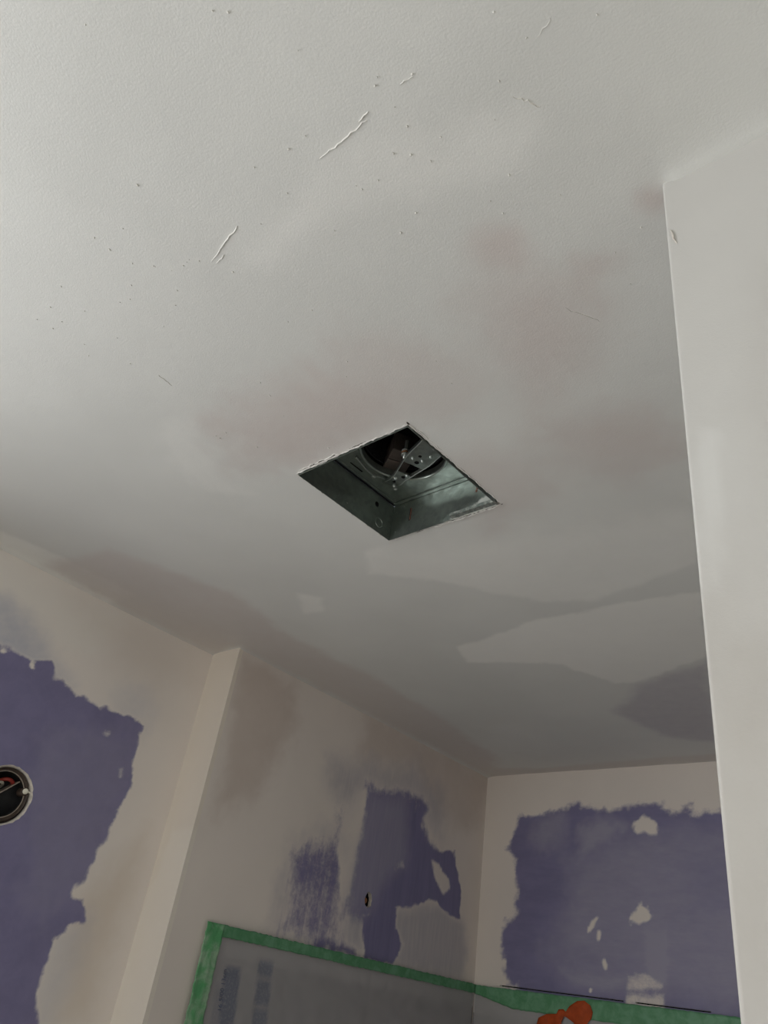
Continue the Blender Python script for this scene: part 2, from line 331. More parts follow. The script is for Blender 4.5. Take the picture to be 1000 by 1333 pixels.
 ('ceil','stain_shade',0.95,0.07,0.03,[(-0.963,0.510),(-0.759,0.513),(-0.613,0.527),(-0.547,0.586),(-0.581,0.660),(-0.654,0.668),(-0.916,0.676),(-1.009,0.619)]),
 ('ceil','stain_shade',0.55,0.05,0.03,[(-0.641,0.475),(-0.510,0.591),(-0.536,0.687),(-0.617,0.679),(-0.686,0.557)]),
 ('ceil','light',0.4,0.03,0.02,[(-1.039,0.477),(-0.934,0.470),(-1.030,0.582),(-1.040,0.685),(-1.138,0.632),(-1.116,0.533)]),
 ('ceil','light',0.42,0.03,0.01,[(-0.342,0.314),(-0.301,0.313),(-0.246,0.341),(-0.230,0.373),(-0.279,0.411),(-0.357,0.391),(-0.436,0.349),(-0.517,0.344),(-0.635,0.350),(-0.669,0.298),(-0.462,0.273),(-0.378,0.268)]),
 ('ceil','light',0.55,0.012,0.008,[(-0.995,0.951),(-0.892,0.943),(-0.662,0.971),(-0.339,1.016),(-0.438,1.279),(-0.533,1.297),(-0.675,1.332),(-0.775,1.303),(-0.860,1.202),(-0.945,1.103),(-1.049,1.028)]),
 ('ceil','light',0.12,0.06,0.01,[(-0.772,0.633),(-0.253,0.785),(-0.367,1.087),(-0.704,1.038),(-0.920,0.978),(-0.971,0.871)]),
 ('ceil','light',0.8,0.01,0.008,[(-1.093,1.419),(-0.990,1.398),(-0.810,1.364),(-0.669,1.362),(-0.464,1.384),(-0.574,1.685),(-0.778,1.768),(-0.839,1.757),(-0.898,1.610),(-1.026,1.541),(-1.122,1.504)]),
 ('ceil','stain_shade',0.75,0.025,0.012,[(-1.529,0.675),(-1.417,0.947),(-1.463,1.154),(-1.435,1.518),(-1.438,1.752),(-1.496,2.218),(-1.645,2.427),(-1.656,1.184),(-1.772,1.188),(-1.779,0.745),(-1.752,0.643)]),
 ('ceil','light',0.6,0.015,0.006,[(-1.698,0.498),(-1.676,0.602),(-1.667,0.854),(-1.788,0.841),(-1.780,0.538),(-1.784,0.428)]),
 ('ceil','light',0.6,0.012,0.006,[(-1.267,1.016),(-1.225,1.068),(-1.272,1.120),(-1.335,1.115)]),
 ('ceil','tint',0.7,0.025,0.01,[(-0.787,1.787),(-0.584,1.709),(-0.757,2.244),(-0.860,2.196),(-0.936,1.961)]),
 ('ceil','stain_shade',0.7,0.015,0.006,[(-1.590,2.332),(-1.419,2.368),(-0.783,2.346),(-0.809,2.416),(-1.653,2.435)]),
]


def paint(me, surf, uv):
    u, v = uv[:, 0], uv[:, 1]
    ch = {k: np.zeros(len(u), np.float32) for k in ('purple', 'stain_shade', 'light', 'tint', 'haze')}
    for k, (s, c, lev, fe, wp, poly) in enumerate(PATCHES):
        if s != surf: continue
        wu = u + wp * (1.6 * vnoise(u, v, 14, k) + 1.1 * vnoise(u, v, 45, k + 100) + .6 * vnoise(u, v, 110, k + 300))
        wv = v + wp * (1.6 * vnoise(u, v, 14, k + 200) + 1.1 * vnoise(u, v, 45, k + 400) + .6 * vnoise(u, v, 110, k + 500))
        a = np.clip(.5 - sdf(wu, wv, poly) / (2 * fe), 0, 1); a = a * a * (3 - 2 * a)
        ch[c] = ch[c] * (1 - a) + lev * a
        if c == 'purple': ch['tint'] *= (1 - a * min(1, lev + .3))
    for k, d in ch.items():
        at = me.attributes.new(k, 'FLOAT', 'POINT'); at.data.foreach_set('value', d.astype(np.float32))

def lines(full, fine, step, extra=()):
    """grid lines over full range, fine within the fine range"""
    a0, a1 = full; f0, f1 = fine
    n = max(1, int(round((f1 - f0) / step)))
    L = [f0 + (f1 - f0) * i / n for i in range(n + 1)]
    if f0 > a0 + 1e-6: L = list(np.linspace(a0, f0, max(2, int((f0 - a0) / .25) + 1)))[:-1] + L
    if f1 < a1 - 1e-6: L = L + list(np.linspace(f1, a1, max(2, int((a1 - f1) / .25) + 1)))[1:]
    for e in extra:
        k = min(range(len(L)), key=lambda i: abs(L[i] - e)); L[k] = e
    return L

def board(name, surf, mat, U, V, to3d, flip, hole=None, skip=None, relief=None):
    """finely divided board face with an optional real hole; thickness from Solidify"""
    U, V = np.array(U), np.array(V); nu, nv = len(U), len(V)
    uu, vv = np.meshgrid(U, V, indexing='ij'); uv = np.stack([uu.ravel(), vv.ravel()], 1)
    idx = lambda i, j: i * nv + j
    faces = []; blk = None
    if hole is not None:
        H = np.array(hole)
        i0 = np.searchsorted(U, H[:, 0].min()) - 2; i1 = np.searchsorted(U, H[:, 0].max()) + 1
        j0 = np.searchsorted(V, H[:, 1].min()) - 2; j1 = np.searchsorted(V, H[:, 1].max()) + 1
        blk = (i0, i1, j0, j1)
    for i in range(nu - 1):
        for j in range(nv - 1):
            if blk and blk[0] <= i < blk[1] and blk[2] <= j < blk[3]: continue
            if skip and skip((U[i] + U[i + 1]) / 2, (V[j] + V[j + 1]) / 2): continue
            faces.append((idx(i, j), idx(i + 1, j), idx(i + 1, j + 1), idx(i, j + 1)))
    if blk:
        i0, i1, j0, j1 = blk
        ring = [(i, j0) for i in range(i0, i1)] + [(i1, j) for j in range(j0, j1)] + [(i, j1) for i in range(i1, i0, -1)] + [(i0, j) for j in range(j1, j0, -1)]
        inner = [(i, j) for i in range(i0 + 1, i1) for j in range(j0 + 1, j1)]
        iu = np.array([[U[i], V[j]] for i, j in inner]); sd = sdf(iu[:, 0], iu[:, 1], hole)
        inner = [q for q, s_ in zip(inner, sd) if s_ > .004]
        n0 = len(uv); uv = np.concatenate([uv, H])
        pts = [idx(*q) for q in ring] + list(range(n0, n0 + len(H))) + [idx(*q) for q in inner]
        nr, nh = len(ring), len(H)
        ed = [(k, (k + 1) % nr) for k in range(nr)] + [(nr + k, nr + (k + 1) % nh) for k in range(nh)]
        vo, _, fo, ov, _, _ = delaunay_2d_cdt([Vector(uv[q]) for q in pts], ed, [], 0, 1e-7)
        cen = np.array([[sum(vo[k].x for k in f) / 3, sum(vo[k].y for k in f) / 3] for f in fo]); sd = sdf(cen[:, 0], cen[:, 1], hole)
        for f, s_ in zip(fo, sd):
            if s_ > 0: faces.append(tuple(pts[ov[k][0]] for k in f))
    used = np.zeros(len(uv), bool)
    for f in faces:
        for k in f: used[k] = True
    remap = np.cumsum(used) - 1; uv = uv[used]
    faces = [tuple(int(remap[k]) for k in (f[::-1] if flip else f)) for f in faces]
    h = relief(uv[:, 0], uv[:, 1]) if relief is not None else np.zeros(len(uv))
    me = bpy.data.meshes.new(name); me.from_pydata([to3d(a, b, c) for (a, b), c in zip(uv, h)], [], faces)
    paint(me, surf, uv)
    for p in me.polygons: p.use_smooth = True
    o = link(name, me, [mat, 'gypsum'])
    s = o.modifiers.new('thickness', 'SOLIDIFY'); s.thickness = .0125; s.offset = -1; s.use_rim = True; s.material_offset_rim = 1; s.material_offset = 0
    es = o.modifiers.new('crisp_edges', 'EDGE_SPLIT'); es.split_angle = math.radians(40)
    return tag(o, kind='structure')

# ------------------------------------------------------------------ the setting
def fan_local(x, y, z):
    c, s = math.cos(FROT), math.sin(FROT); return (FX + c * x - s * y, FY + s * x + c * y, z)
hole = []
cs = [(-FHX, -FHY), (FHX, -FHY), (FHX + .004, FHY + .001), (-FHX, FHY + .001)]
rr = random.Random(3)
for k in range(4):
    a, b = cs[k], cs[(k + 1) % 4]
    for i in range(26):
        t = i / 26; j = 0 if i == 0 else rr.uniform(-.0016, .0014)
        x, y = a[0] + (b[0] - a[0]) * t, a[1] + (b[1] - a[1]) * t
        nx, ny = (b[1] - a[1]), -(b[0] - a[0]); L = math.hypot(nx, ny)
        p = fan_local(x + nx / L * j, y + ny / L * j, 0); hole.append((p[0], p[1]))
def ceil_relief(u, v):
    d = sdf(u, v, hole)
    r = .0012 * np.exp(-(d / .008) ** 2) * (1 + 1.6 * vnoise(u, v, 60, 9))       # ragged lip around the cut
    r += .0016 * vnoise(u, v, 5, 11) + .0008 * vnoise(u, v, 14, 12)              # waves left by the trowel
    r += .006 * np.exp(-(np.maximum(u - XA, 0) / .012)) * (v < YJ)               # filled inside corners
    r += .006 * np.exp(-(np.maximum(u - XB, 0) / .014)) * (v >= YJ)
    r += .005 * np.exp(-np.maximum(YK - v, 0) / .012) * np.exp(-np.maximum(XK + .01 - u, 0) / .003) * (v < YK + .01)   # filled joint over the partition
    return np.maximum(r, -.001)
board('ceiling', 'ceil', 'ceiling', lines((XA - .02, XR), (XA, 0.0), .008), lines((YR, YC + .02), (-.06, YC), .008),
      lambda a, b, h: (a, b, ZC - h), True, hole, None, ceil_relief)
ceiling = bpy.data.objects['ceiling']

# round hole for the ceiling-light style box in the left wall
EY, EZ, ER = .771, 1.897, .0615
rr = random.Random(5)
eh = [(EY + (ER + rr.uniform(-.0012, .0012)) * math.cos(a), EZ + (ER + rr.uniform(-.0012, .0012)) * math.sin(a)) for a in np.linspace(0, 2 * math.pi, 56, endpoint=False)]
def wavy(seed, amp=.0012):
    def f(u, v):
        e = np.minimum(np.minimum(u - u.min(), u.max() - u), np.minimum(v.max() - v, v - v.min() + .05))
        return amp * (vnoise(u, v, 4, seed) + .5 * vnoise(u, v, 12, seed + 1)) * np.clip((e - .012) / .03, 0, 1)
    return f
board('wall_left', 'A', 'wall_left', lines((YR, YJ + .01), (.40, YJ + .01), .006, WIN[:2]), lines((0, ZC + .01), (1.42, ZC + .01), .006, WIN[2:]),
      lambda a, b, h: (XA + h, a, b), False, eh, lambda y, z: WIN[0] < y < WIN[1] and WIN[2] < z < WIN[3], wavy(20))
wj = board('wall_left_return', 'J', 'return', lines((XA - .01, XB + .0002), (XA - .01, XB + .0002), .006), lines((0, ZC + .01), (1.40, ZC + .01), .008),
      lambda a, b, h: (a, YJ - h, b), False, None, None, wavy(24, .0006))
wj.modifiers['thickness'].material_offset_rim = 0      # the rounded corner carries the same compound
# small ragged hole for the shower pipe
PY, PZ = 1.856, 1.886
rr = random.Random(8)
ph = [(PY + (.017 + rr.uniform(-.003, .003)) * math.cos(a), PZ + (.020 + rr.uniform(-.003, .003)) * math.sin(a)) for a in np.linspace(0, 2 * math.pi, 18, endpoint=False)]
board('wall_plumbing', 'B', 'wall_plumb', lines((YJ + .0123, YC + .01), (YJ + .0123, YC + .01), .006), lines((0, ZC + .01), (1.66, ZC + .01), .006),
      lambda a, b, h: (XB + h, a, b), False, ph, None, wavy(28))
SL0, SL1 = 1.7405, 1.7437                   # open slit above the shower surround
zl = lines((0, ZC + .01), (1.66, ZC + .01), .006); zl = sorted([z for z in zl if abs(z - SL0) > .004 and abs(z - SL1) > .004] + [SL0, SL1])
def slit(x, z):
    return SL0 < z < SL1 and (-1.565 < x < -1.145 or -1.115 < x < -.90)
back = board('wall_back', 'C', 'wall_back', lines((XB - .01, XK), (XB - .01, -.80), .006), zl, lambda a, b, h: (a, YC - h, b), False, None, slit, wavy(32))
bm = bmesh.new(); box(bm, (-1.6, YC + .013, SL0 - .02), (-.86, YC + .02, SL1 + .02)); bm_obj('backing_strip', bm, 'black_void', back)  # added black strip, keeps world light out of the slit

# partition on the right: front face, rounded corner bead, side face towards the tub
path = [(XR + 1e-4 - (XR - .12) * t ** .6, YK) for t in np.linspace(0, 1, 8)][:-1] + [(x, YK) for x in np.linspace(.12, XK + .004, 36)]
nfront = len(path)
path += [(XK + .004 - .004 * math.sin(a), YK + .004 - .004 * math.cos(a)) for a in np.linspace(0, math.pi / 2, 6)[1:]]
path += [(XK, y) for y in np.linspace(YK + .01, YC, 12)]
zk = lines((0, ZC + .01), (1.60, ZC + .01), .008)
vs, uvk, fs = [], [], []
for i, (x, y) in enumerate(path):
    for z in zk:
        # the bead stands slightly proud, feathered out over a few centimetres
        bead = .0015 * math.exp(-(max(0, x - XK) / .02)) if i < nfront else .0015
        vs.append((x, y - (bead if i < nfront + 3 else 0), z)); uvk.append((x, z))
nz = len(zk)
for i in range(len(path) - 1):
    for j in range(nz - 1): fs.append((i * nz + j, i * nz + j + 1, (i + 1) * nz + j + 1, (i + 1) * nz + j))
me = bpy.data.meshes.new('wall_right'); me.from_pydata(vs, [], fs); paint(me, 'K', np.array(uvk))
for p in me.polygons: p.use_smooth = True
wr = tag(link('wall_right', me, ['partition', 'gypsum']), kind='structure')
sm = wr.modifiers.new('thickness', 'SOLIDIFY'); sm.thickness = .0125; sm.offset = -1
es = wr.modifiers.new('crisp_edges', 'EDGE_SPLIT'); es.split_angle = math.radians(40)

# unseen remainder of the room
bm = bmesh.new(); box(bm, (XA - .02, YR - .15, -.05), (XR + .12, YC + .12, 0)); tag(bm_obj('floor', bm, 'floor'), kind='structure')
bm = bmesh.new(); box(bm, (XR, YR, 0), (XR + .1, YK, ZC)); tag(bm_obj('wall_side', bm, 'unseen_wall'), kind='structure')
bm = bmesh.new(); box(bm, (XA - .02, YR - .1, 0), (XR + .1, YR, ZC)); tag(bm_obj('wall_rear', bm, 'unseen_wall'), kind='structure')
y0, y1, z0, z1 = WIN
win = tag(empty('window_1', (XA, (y0 + y1) / 2, z0)), kind='structure')
bm = bmesh.new(); hw = (y1 - y0) / 2; hh = z1 - z0
for lo_, hi_ in (((-.02, -hw, 0), (.01, -hw + .04, hh)), ((-.02, hw - .04, 0), (.01, hw, hh)), ((-.02, -hw, 0), (.01, hw, .04)), ((-.02, -hw, hh - .04), (.01, hw, hh)), ((-.02, -.02, 0), (.01, .02, hh))): box(bm, lo_, hi_)
bm_obj('window_frame', bm, 'white_frame', win)

# ------------------------------------------------------------------ marks on the ceiling plaster
def ridge(pts, wdt, hgt):
    bm = bmesh.new(); prev = None
    for i, (x, y) in enumerate(pts):
        a = pts[max(0, i - 1)]; b = pts[min(len(pts) - 1, i + 1)]
        d = Vector((b[0] - a[0], b[1] - a[1])).normalized(); n = Vector((-d.y, d.x))
        k = math.sin(math.pi * (i + .35) / (len(pts) - .3)) * rr.uniform(.6, 1.1)
        row = [bm.verts.new((x + n.x * wdt, y + n.y * wdt, ZC + .001)), bm.verts.new((x, y, ZC - hgt * .6 * k - .0006)), bm.verts.new((x - n.x * wdt, y - n.y * wdt, ZC + .001))]
        if prev:
            for q in range(2): bm.faces.new((prev[q], prev[q + 1], row[q + 1], row[q]))
        prev = row
    return bm_obj('trowel_ridge', bm, 'plaster_crumb', ceiling)
rr = random.Random(21)
def seg(a, b, n=10, j=.0012):
    return [(a[0] + (b[0] - a[0]) * t + rr.uniform(-j, j), a[1] + (b[1] - a[1]) * t + rr.uniform(-j, j)) for t in np.linspace(0, 1, n)]
ridge(seg((-.681, .290), (-.610, .274), 12), .0012, .0016)
ridge(seg((-.678, .297), (-.660, .292), 6), .0010, .0014)
ridge(seg((-.462, .269), (-.390, .266), 14), .0013, .0016)
ridge(seg((-.400, .262), (-.383, .261), 6), .0010, .0014)
ridge(seg((-.337, .257), (-.322, .259), 6), .0010, .0014)
ridge(seg((-.931, .384), (-.931, .412), 8), .0008, .0010)
ridge(seg((-.205, .300), (-.185, .292), 6), .0008, .0010)
ridge(seg((-.252, .336), (-.236, .358), 9, .002), .0016, .0014)
ridge(seg((-.342, .600), (-.315, .645), 10, .002), .0012, .0012)

bm = bmesh.new()
for k in range(90):
    x, y = rr.uniform(-1.0, -.12), rr.uniform(.0, .66)
    if rr.random() < .45: y = .27 + rr.gauss(0, .05)
    if x > XK - .01 and y > YK: continue
    s_ = rr.uniform(.0007, .0017)
    m_ = Matrix.Translation((x, y, ZC - .0005)) @ Matrix.Diagonal((s_, s_ * rr.uniform(.7, 1.4), s_ * .8, 1))
    bmesh.ops.create_icosphere(bm, subdivisions=1, radius=1, matrix=m_)
tag(bm_obj('plaster_crumbs', bm, 'plaster_crumb', ceiling), kind='stuff')

# torn paper and plaster flakes along the cut edge
def torn(a, b, off, n, rad, drop):
    bm = bmesh.new(); pts = []; rads = []
    for i in range(n):
        t = i / (n - 1); x, y = a[0] + (b[0] - a[0]) * t, a[1] + (b[1] - a[1]) * t
        nx, ny = (b[1] - a[1]), -(b[0] - a[0]); L = math.hypot(nx, ny); o_ = off + rr.uniform(-.0014, .0014)
        pts.append(fan_local(x + nx / L * o_, y + ny / L * o_, ZC - drop + rr.uniform(-.0006, .0006))); rads.append(rad * rr.uniform(.45, 1.25))
    rads[0] = rads[-1] = rad * .3
    tube(bm, pts, rads, 6)
    return bm_obj('torn_edge', bm, 'plaster_crumb', ceiling)
for k in range(4):
    torn(cs[k], cs[(k + 1) % 4], .0012, 60, .0013, .0014)
torn((-.12, -FHY), (-.02, -FHY), .0055, 20, .0010, .0012)
torn((-.11, FHY), (.1, FHY), .0062, 34, .0011, .0012) if False else torn((.12, FHY), (-.02, FHY), .0062, 30, .0012, .0014)
torn((FHX, -.11), (FHX, -.03), .005, 20, .0010, .0012)
# open cracks where the filler has broken away beside the cut
def crack(a, b, off, n, rad):
    bm = bmesh.new(); pts = []; rads = []
    for i in range(n):
        t = i / (n - 1); x, y = a[0] + (b[0] - a[0]) * t, a[1] + (b[1] - a[1]) * t
        nx, ny = (b[1] - a[1]), -(b[0] - a[0]); L = math.hypot(nx, ny); o_ = off + rr.uniform(-.0008, .0008)
        pts.append(fan_local(x + nx / L * o_, y + ny / L * o_, ZC - .0010)); rads.append(rad * rr.uniform(.3, 1.3))
    rads[0] = rads[-1] = rad * .2
    tube(bm, pts, rads, 6)
    return bm_obj('crack', bm, 'crack', ceiling)
crack((-.095, -FHY), (-.015, -FHY), .0040, 22, .0009)
crack((.000, -FHY), (.060, -FHY), .0035, 16, .0006)
crack((FHX, .00), (FHX, .055), .0040, 16, .0005)
crack((.128, FHY), (.012, FHY), .0042, 26, .0008)
crack((-.045, FHY), (-.065, FHY), .0040, 8, .0006)
bm = bmesh.new(); bmesh.ops.create_icosphere(bm, subdivisions=2, radius=.0022, matrix=Matrix.Translation(fan_local(.1345, .1300, ZC - .001)) @ Matrix.Diagonal((1.3, .8, .6, 1))); bm_obj('crack', bm, 'crack', ceiling)
bm = bmesh.new(); bmesh.ops.create_icosphere(bm, subdivisions=2, radius=.0026, matrix=Matrix.Translation(fan_local(.1315, -.1290, ZC - .001)) @ Matrix.Diagonal((.7, 1.5, .6, 1))); bm_obj('crack', bm, 'crack', ceiling)
# hairline nick beside the partition's corner bead
bm = bmesh.new(); tube(bm, [(-.1685, YK - .0016, 2.318), (-.1672, YK - .0018, 2.310), (-.1665, YK - .0018, 2.302), (-.164, YK - .0012, 2.294)], [.0004, .0011, .0009, .0003], 6)
bm_obj('plaster_nick', bm, 'gypsum', wr)

# ------------------------------------------------------------------ ventilation fan housing in the ceiling
fan = tag(empty('exhaust_fan', (FX, FY, ZC), FROT), 'galvanised steel exhaust fan housing set in the square hole in the ceiling', 'fan')
ZT = .080                                   # height of the top plate above the ceiling face
IX, IY = .1275, .1245
def sheet(name, lo, hi, splash=None, div=24):
    """thin folded sheet-metal panel, divided so that plaster splashes can sit on it"""
    bm = bmesh.new(); box(bm, lo, hi); bmesh.ops.subdivide_edges(bm, edges=[e for e in bm.edges if e.calc_length() > .03], cuts=div, use_grid_fill=True)
    o = bm_obj(name, bm, 'galv', fan)
    co_ = np.array([v.co for v in o.data.vertices]); f = np.zeros(len(co_))
    if splash: f = np.array([splash(*c) for c in co_])
    at = o.data.attributes.new('splash', 'FLOAT', 'POINT'); at.data.foreach_set('value', f.astype(np.float32))
    return o
pL = sheet('side_panel', (-IX - .001, -IY, -.004), (-IX, IY + .001, ZT - .004))
def splash_y(x, y, z):
    edge = -.015 + (x + .02) * .36          # rising to the right-hand corner
    return max(0, min(1, .5 + (edge - z) / .03)) * (.85 if x > -.03 else max(0, .85 + (x + .03) * 12))
pF = sheet('side_panel', (-IX, IY, -.004), (IX, IY + .001, ZT - .001), splash_y)
pR = sheet('side_panel', (IX, -IY, -.004), (IX + .001, IY, ZT - .001))
pN = sheet('side_panel', (-IX, -IY - .001, -.004), (IX, -IY, ZT - .001))
# folded seams, punched hole, knock-out and slot of the side panels
bm = bmesh.new(); box(bm, (-IX - .0002, IY - .0035, 0), (-IX + .0012, IY - .0005, ZT - .012), .0004); bm_obj('corner_seam', bm, 'galv', pF)
bm = bmesh.new(); box(bm, (-IX - .001, IY - .009, -.002), (-IX + .0010, IY - .0065, .05), .0003); bm_obj('corner_seam', bm, 'galv', pL)
bm = bmesh.new(); lathe(bm, [(0, .0006), (.0048, .0006), (.0055, 0)], (-IX, .076, .054), 'X', 20); bm_obj('punched_hole', bm, 'black_void', pL)
bm = bmesh.new(); lathe(bm, [(.0085, 0), (.0092, .0007), (.0100, .0007), (.0106, 0)], (-IX, .090, .018), 'X', 26); bm_obj('knockout', bm, 'galv', pL)
bm = bmesh.new(); box(bm, (-.0815, IY - .0008, .028), (-.0785, IY + .0004, .057), .0004); bm_obj('slot', bm, 'black_void', pF)
bm = bmesh.new(); box(bm, (-.0785, IY - .0022, .029), (-.0772, IY + .0004, .056), .0003); bm_obj('slot_lip', bm, 'rust', pF)
for dx, dz in ((-.118, .058), (-.115, .034), (-.113, .012), (-.100, .068)):
    bm = bmesh.new(); bmesh.ops.create_icosphere(bm, subdivisions=2, radius=.0017, matrix=Matrix.Translation((dx, IY - .0002, dz)) @ Matrix.Diagonal((1, .5, 1, 1))); bm_obj('rivet', bm, 'galv', pF, True)
bm = bmesh.new()
for (dx, dz, q) in ((.082, .050, .0042), (.080, .043, .0030), (.0845, .056, .0028)):
    bmesh.ops.create_icosphere(bm, subdivisions=2, radius=q, matrix=Matrix.Translation((dx, IY - .0004, dz)) @ Matrix.Diagonal((.8, .25, 1.1, 1)))
bm_obj('rust_spot', bm, 'rust', pF)
# folded flange tab in the far right corner, smeared with plaster
tabm = bmesh.new(); box(tabm, (.030, IY - .010, -.0035), (.1290, IY + .0, -.0022), .0004); box(tabm, (.030, IY - .0105, -.0035), (.1290, IY - .0095, .0035), .0003)
tb = bm_obj('flange_tab', tabm, 'galv', fan)
at = tb.data.attributes.new('splash', 'FLOAT', 'POINT'); at.data.foreach_set('value', np.full(len(tb.data.vertices), .55, np.float32))

# top plate with round opening and rolled rim
RO = .078
bm = bmesh.new(); N = 64; rin, rout = [], []
for i in range(N):
    a = 2 * math.pi * (i + .5) / N; c, s = math.cos(a), math.sin(a); k = min(IX / abs(c), (IY) / abs(s))
    rin.append(bm.verts.new((RO * c * 1.05, RO * s * 1.05, ZT))); rout.append(bm.verts.new((k * c, k * s, ZT)))
for i in range(N): bm.faces.new((rin[i], rout[i], rout[(i + 1) % N], rin[(i + 1) % N]))
# square off the four corners
for sx in (-1, 1):
    for sy in (-1, 1):
        cv = bm.verts.new((sx * IX, sy * IY, ZT))
        near = sorted(rout, key=lambda v: (v.co - cv.co).length)[:2]
        bm.faces.new((near[0], near[1], cv))
for f in bm.faces:
    f.normal_update()
    if f.normal.z > 0: f.normal_flip()
tp = bm_obj('top_plate', bm, 'galv', fan); q = tp.modifiers.new('thickness', 'SOLIDIFY'); q.thickness = .0008; q.offset = 0
bm = bmesh.new(); lathe(bm, [(RO * 1.08, ZT), (RO * 1.07, ZT - .002), (RO * 1.035, ZT - .0045), (RO * 1.0, ZT - .003), (RO * .985, ZT + .001), (RO * .985, ZT + .012)], (0, 0, 0), 'Z', 72); bm_obj('rolled_rim', bm, 'galv', tp, True)
bm = bmesh.new(); box(bm, (-.108, -.030, ZT - .0012), (-.1055, .004, ZT + .0002), .0003); bm_obj('slot', bm, 'black_void', tp)
bm = bmesh.new(); box(bm, (-.1205, -IY + .004, ZT - .003), (-.1175, IY - .006, ZT - .0004), .0008); bm_obj('stiffening_fold', bm, 'galv', tp)
bm = bmesh.new(); box(bm, (-IX + .004, IY - .008, ZT - .004), (IX, IY - .0005, ZT - .0008), .0012); bm_obj('stiffening_fold', bm, 'galv', tp)
bm = bmesh.new(); box(bm, (-IX, -IY, ZT - .004), (-IX + .0045, IY - .002, ZT - .0025), .0002); bm_obj('shadow_gap', bm, 'black_void', tp)
def screw(x, y, z, parent, r=.0045):
    bm = bmesh.new(); lathe(bm, [(0, -.0042), (r * .55, -.0040), (r * .9, -.0024), (r, -.001), (r, .0006)], (x, y, z), 'Z', 14)
    box(bm, (x - r * .6, y - .0004, z - .0046), (x + r * .6, y + .0004, z - .0036))
    return bm_obj('screw', bm, 'steel', parent, False)
screw(-.097, .026, ZT - .0005, tp); screw(-.087, .080, ZT - .0005, tp)

# dark blower chamber above the opening, with impeller and motor
bm = bmesh.new(); lathe(bm, [(RO * .985, ZT + .0), (RO * 1.0, ZT + .004), (RO * 1.3, ZT + .012), (RO * 1.3, ZT + .115), (0, ZT + .115)], (0, 0, 0), 'Z', 48); bm_obj('blower_chamber', bm, 'black_plastic', fan, True)
imp = bmesh.new()
lathe(imp, [(.073, ZT + .018), (.076, ZT + .018), (.076, ZT + .024), (.073, ZT + .024), (.073, ZT + .018)], (0, 0, 0), 'Z', 40)
for k in range(30):
    a = 2 * math.pi * k / 30; c, s = math.cos(a), math.sin(a)
    r0, r1 = .064, .076; c2, s2 = math.cos(a + .16), math.sin(a + .16)
    q = [(r0 * c, r0 * s), (r1 * c2, r1 * s2), (r1 * c2 * 1.0 + .0012 * s2, r1 * s2 - .0012 * c2), (r0 * c + .0012 * s, r0 * s - .0012 * c)]
    lo_ = [imp.verts.new((x, y, ZT + .02)) for x, y in q]; hi_ = [imp.verts.new((x, y, ZT + .085)) for x, y in q]
    for i in range(4): imp.faces.new((lo_[i], lo_[(i + 1) % 4], hi_[(i + 1) % 4], hi_[i]))
    imp.faces.new(lo_); imp.faces.new(hi_)
lathe(imp, [(0, ZT + .085), (.076, ZT + .085), (.076, ZT + .088), (0, ZT + .088)], (0, 0, 0), 'Z', 40)
bm_obj('impeller', imp, 'black_plastic', fan)
mo = bmesh.new()
for sgn, (lo_, hi_) in enumerate((((-.062, -.022, ZT + .008), (-.030, .024, ZT + .050)), ((-.028, -.022, ZT + .008), (.004, .024, ZT + .050)))): box(mo, lo_, hi_, .003)
bmesh.ops.rotate(mo, verts=mo.verts, cent=(0, 0, 0), matrix=Matrix.Rotation(-.55, 3, 'Z'))
bmesh.ops.translate(mo, verts=mo.verts, vec=(-.012, .012, .004))
motor = bm_obj('motor', mo, 'motor', fan)
bm = bmesh.new(); lathe(bm, [(0, ZT - .012), (.0035, ZT - .012), (.0035, ZT + .03)], (.002, .004, 0), 'Z', 16); bm_obj('motor_shaft', bm, 'steel', motor, True)
for z_ in (.000, .0045, .009):
    bm = bmesh.new(); lathe(bm, [(.0036, z_), (.0075, z_), (.0080, z_ + .001), (.0075, z_ + .002), (.0036, z_ + .002)], (.002, .004, ZT - .004), 'Z', 20); bm_obj('washer', bm, 'copper' if z_ == .0045 else 'steel', motor, True)

# mounting bracket across the opening
br = bmesh.new()
A_, B_ = Vector((-.088, .060, 0)), Vector((.098, -.009, 0)); d_ = (B_ - A_).normalized(); n_ = Vector((-d_.y, d_.x, 0)); Lb = (B_ - A_).length
prof = []
for i in range(13):
    t = i / 12; hw_ = .0125 + .012 * min(1, max(0, (t - .25) / .35)); z_ = ZT - .003 - .011 * min(1, t / .15) * min(1, (1 - t) / .1)
    c_ = A_ + d_ * (Lb * t)
    row = [c_ + n_ * hw_ + Vector((0, 0, z_ + .007)), c_ + n_ * hw_ + Vector((0, 0, z_)), c_ - n_ * hw_ + Vector((0, 0, z_)), c_ - n_ * hw_ + Vector((0, 0, z_ + .007))]
    prof.append([br.verts.new(v) for v in row])
for i in range(12):
    if 4 <= i <= 5:      # pressed window in the bracket: only its flanges run on
        for k in (0, 2): br.faces.new((prof[i][k], prof[i][k + 1], prof[i + 1][k + 1], prof[i + 1][k]))
    else:
        for k in range(3): br.faces.new((prof[i][k], prof[i][k + 1], prof[i + 1][k + 1], prof[i + 1][k]))
brk = bm_obj('mounting_bracket', br, 'galv', fan); q = brk.modifiers.new('thickness', 'SOLIDIFY'); q.thickness = .0012; q.offset = 0
for t, off in ((.10, .004), (.22, -.006), (.33, .006), (.62, .006), (.60, -.012), (.72, .012)):
    c_ = A_ + d_ * (Lb * t) + n_ * off; screw(c_.x, c_.y, ZT - .0138, brk, .0034)
bm = bmesh.new(); c_ = A_ + d_ * (Lb * .84) + n_ * .006; lathe(bm, [(0, -.0012), (.003, -.0012), (.0045, 0)], (c_.x, c_.y, ZT - .0145), 'Z', 12); bm_obj('bright_rivet', bm, 'white_frame', brk)
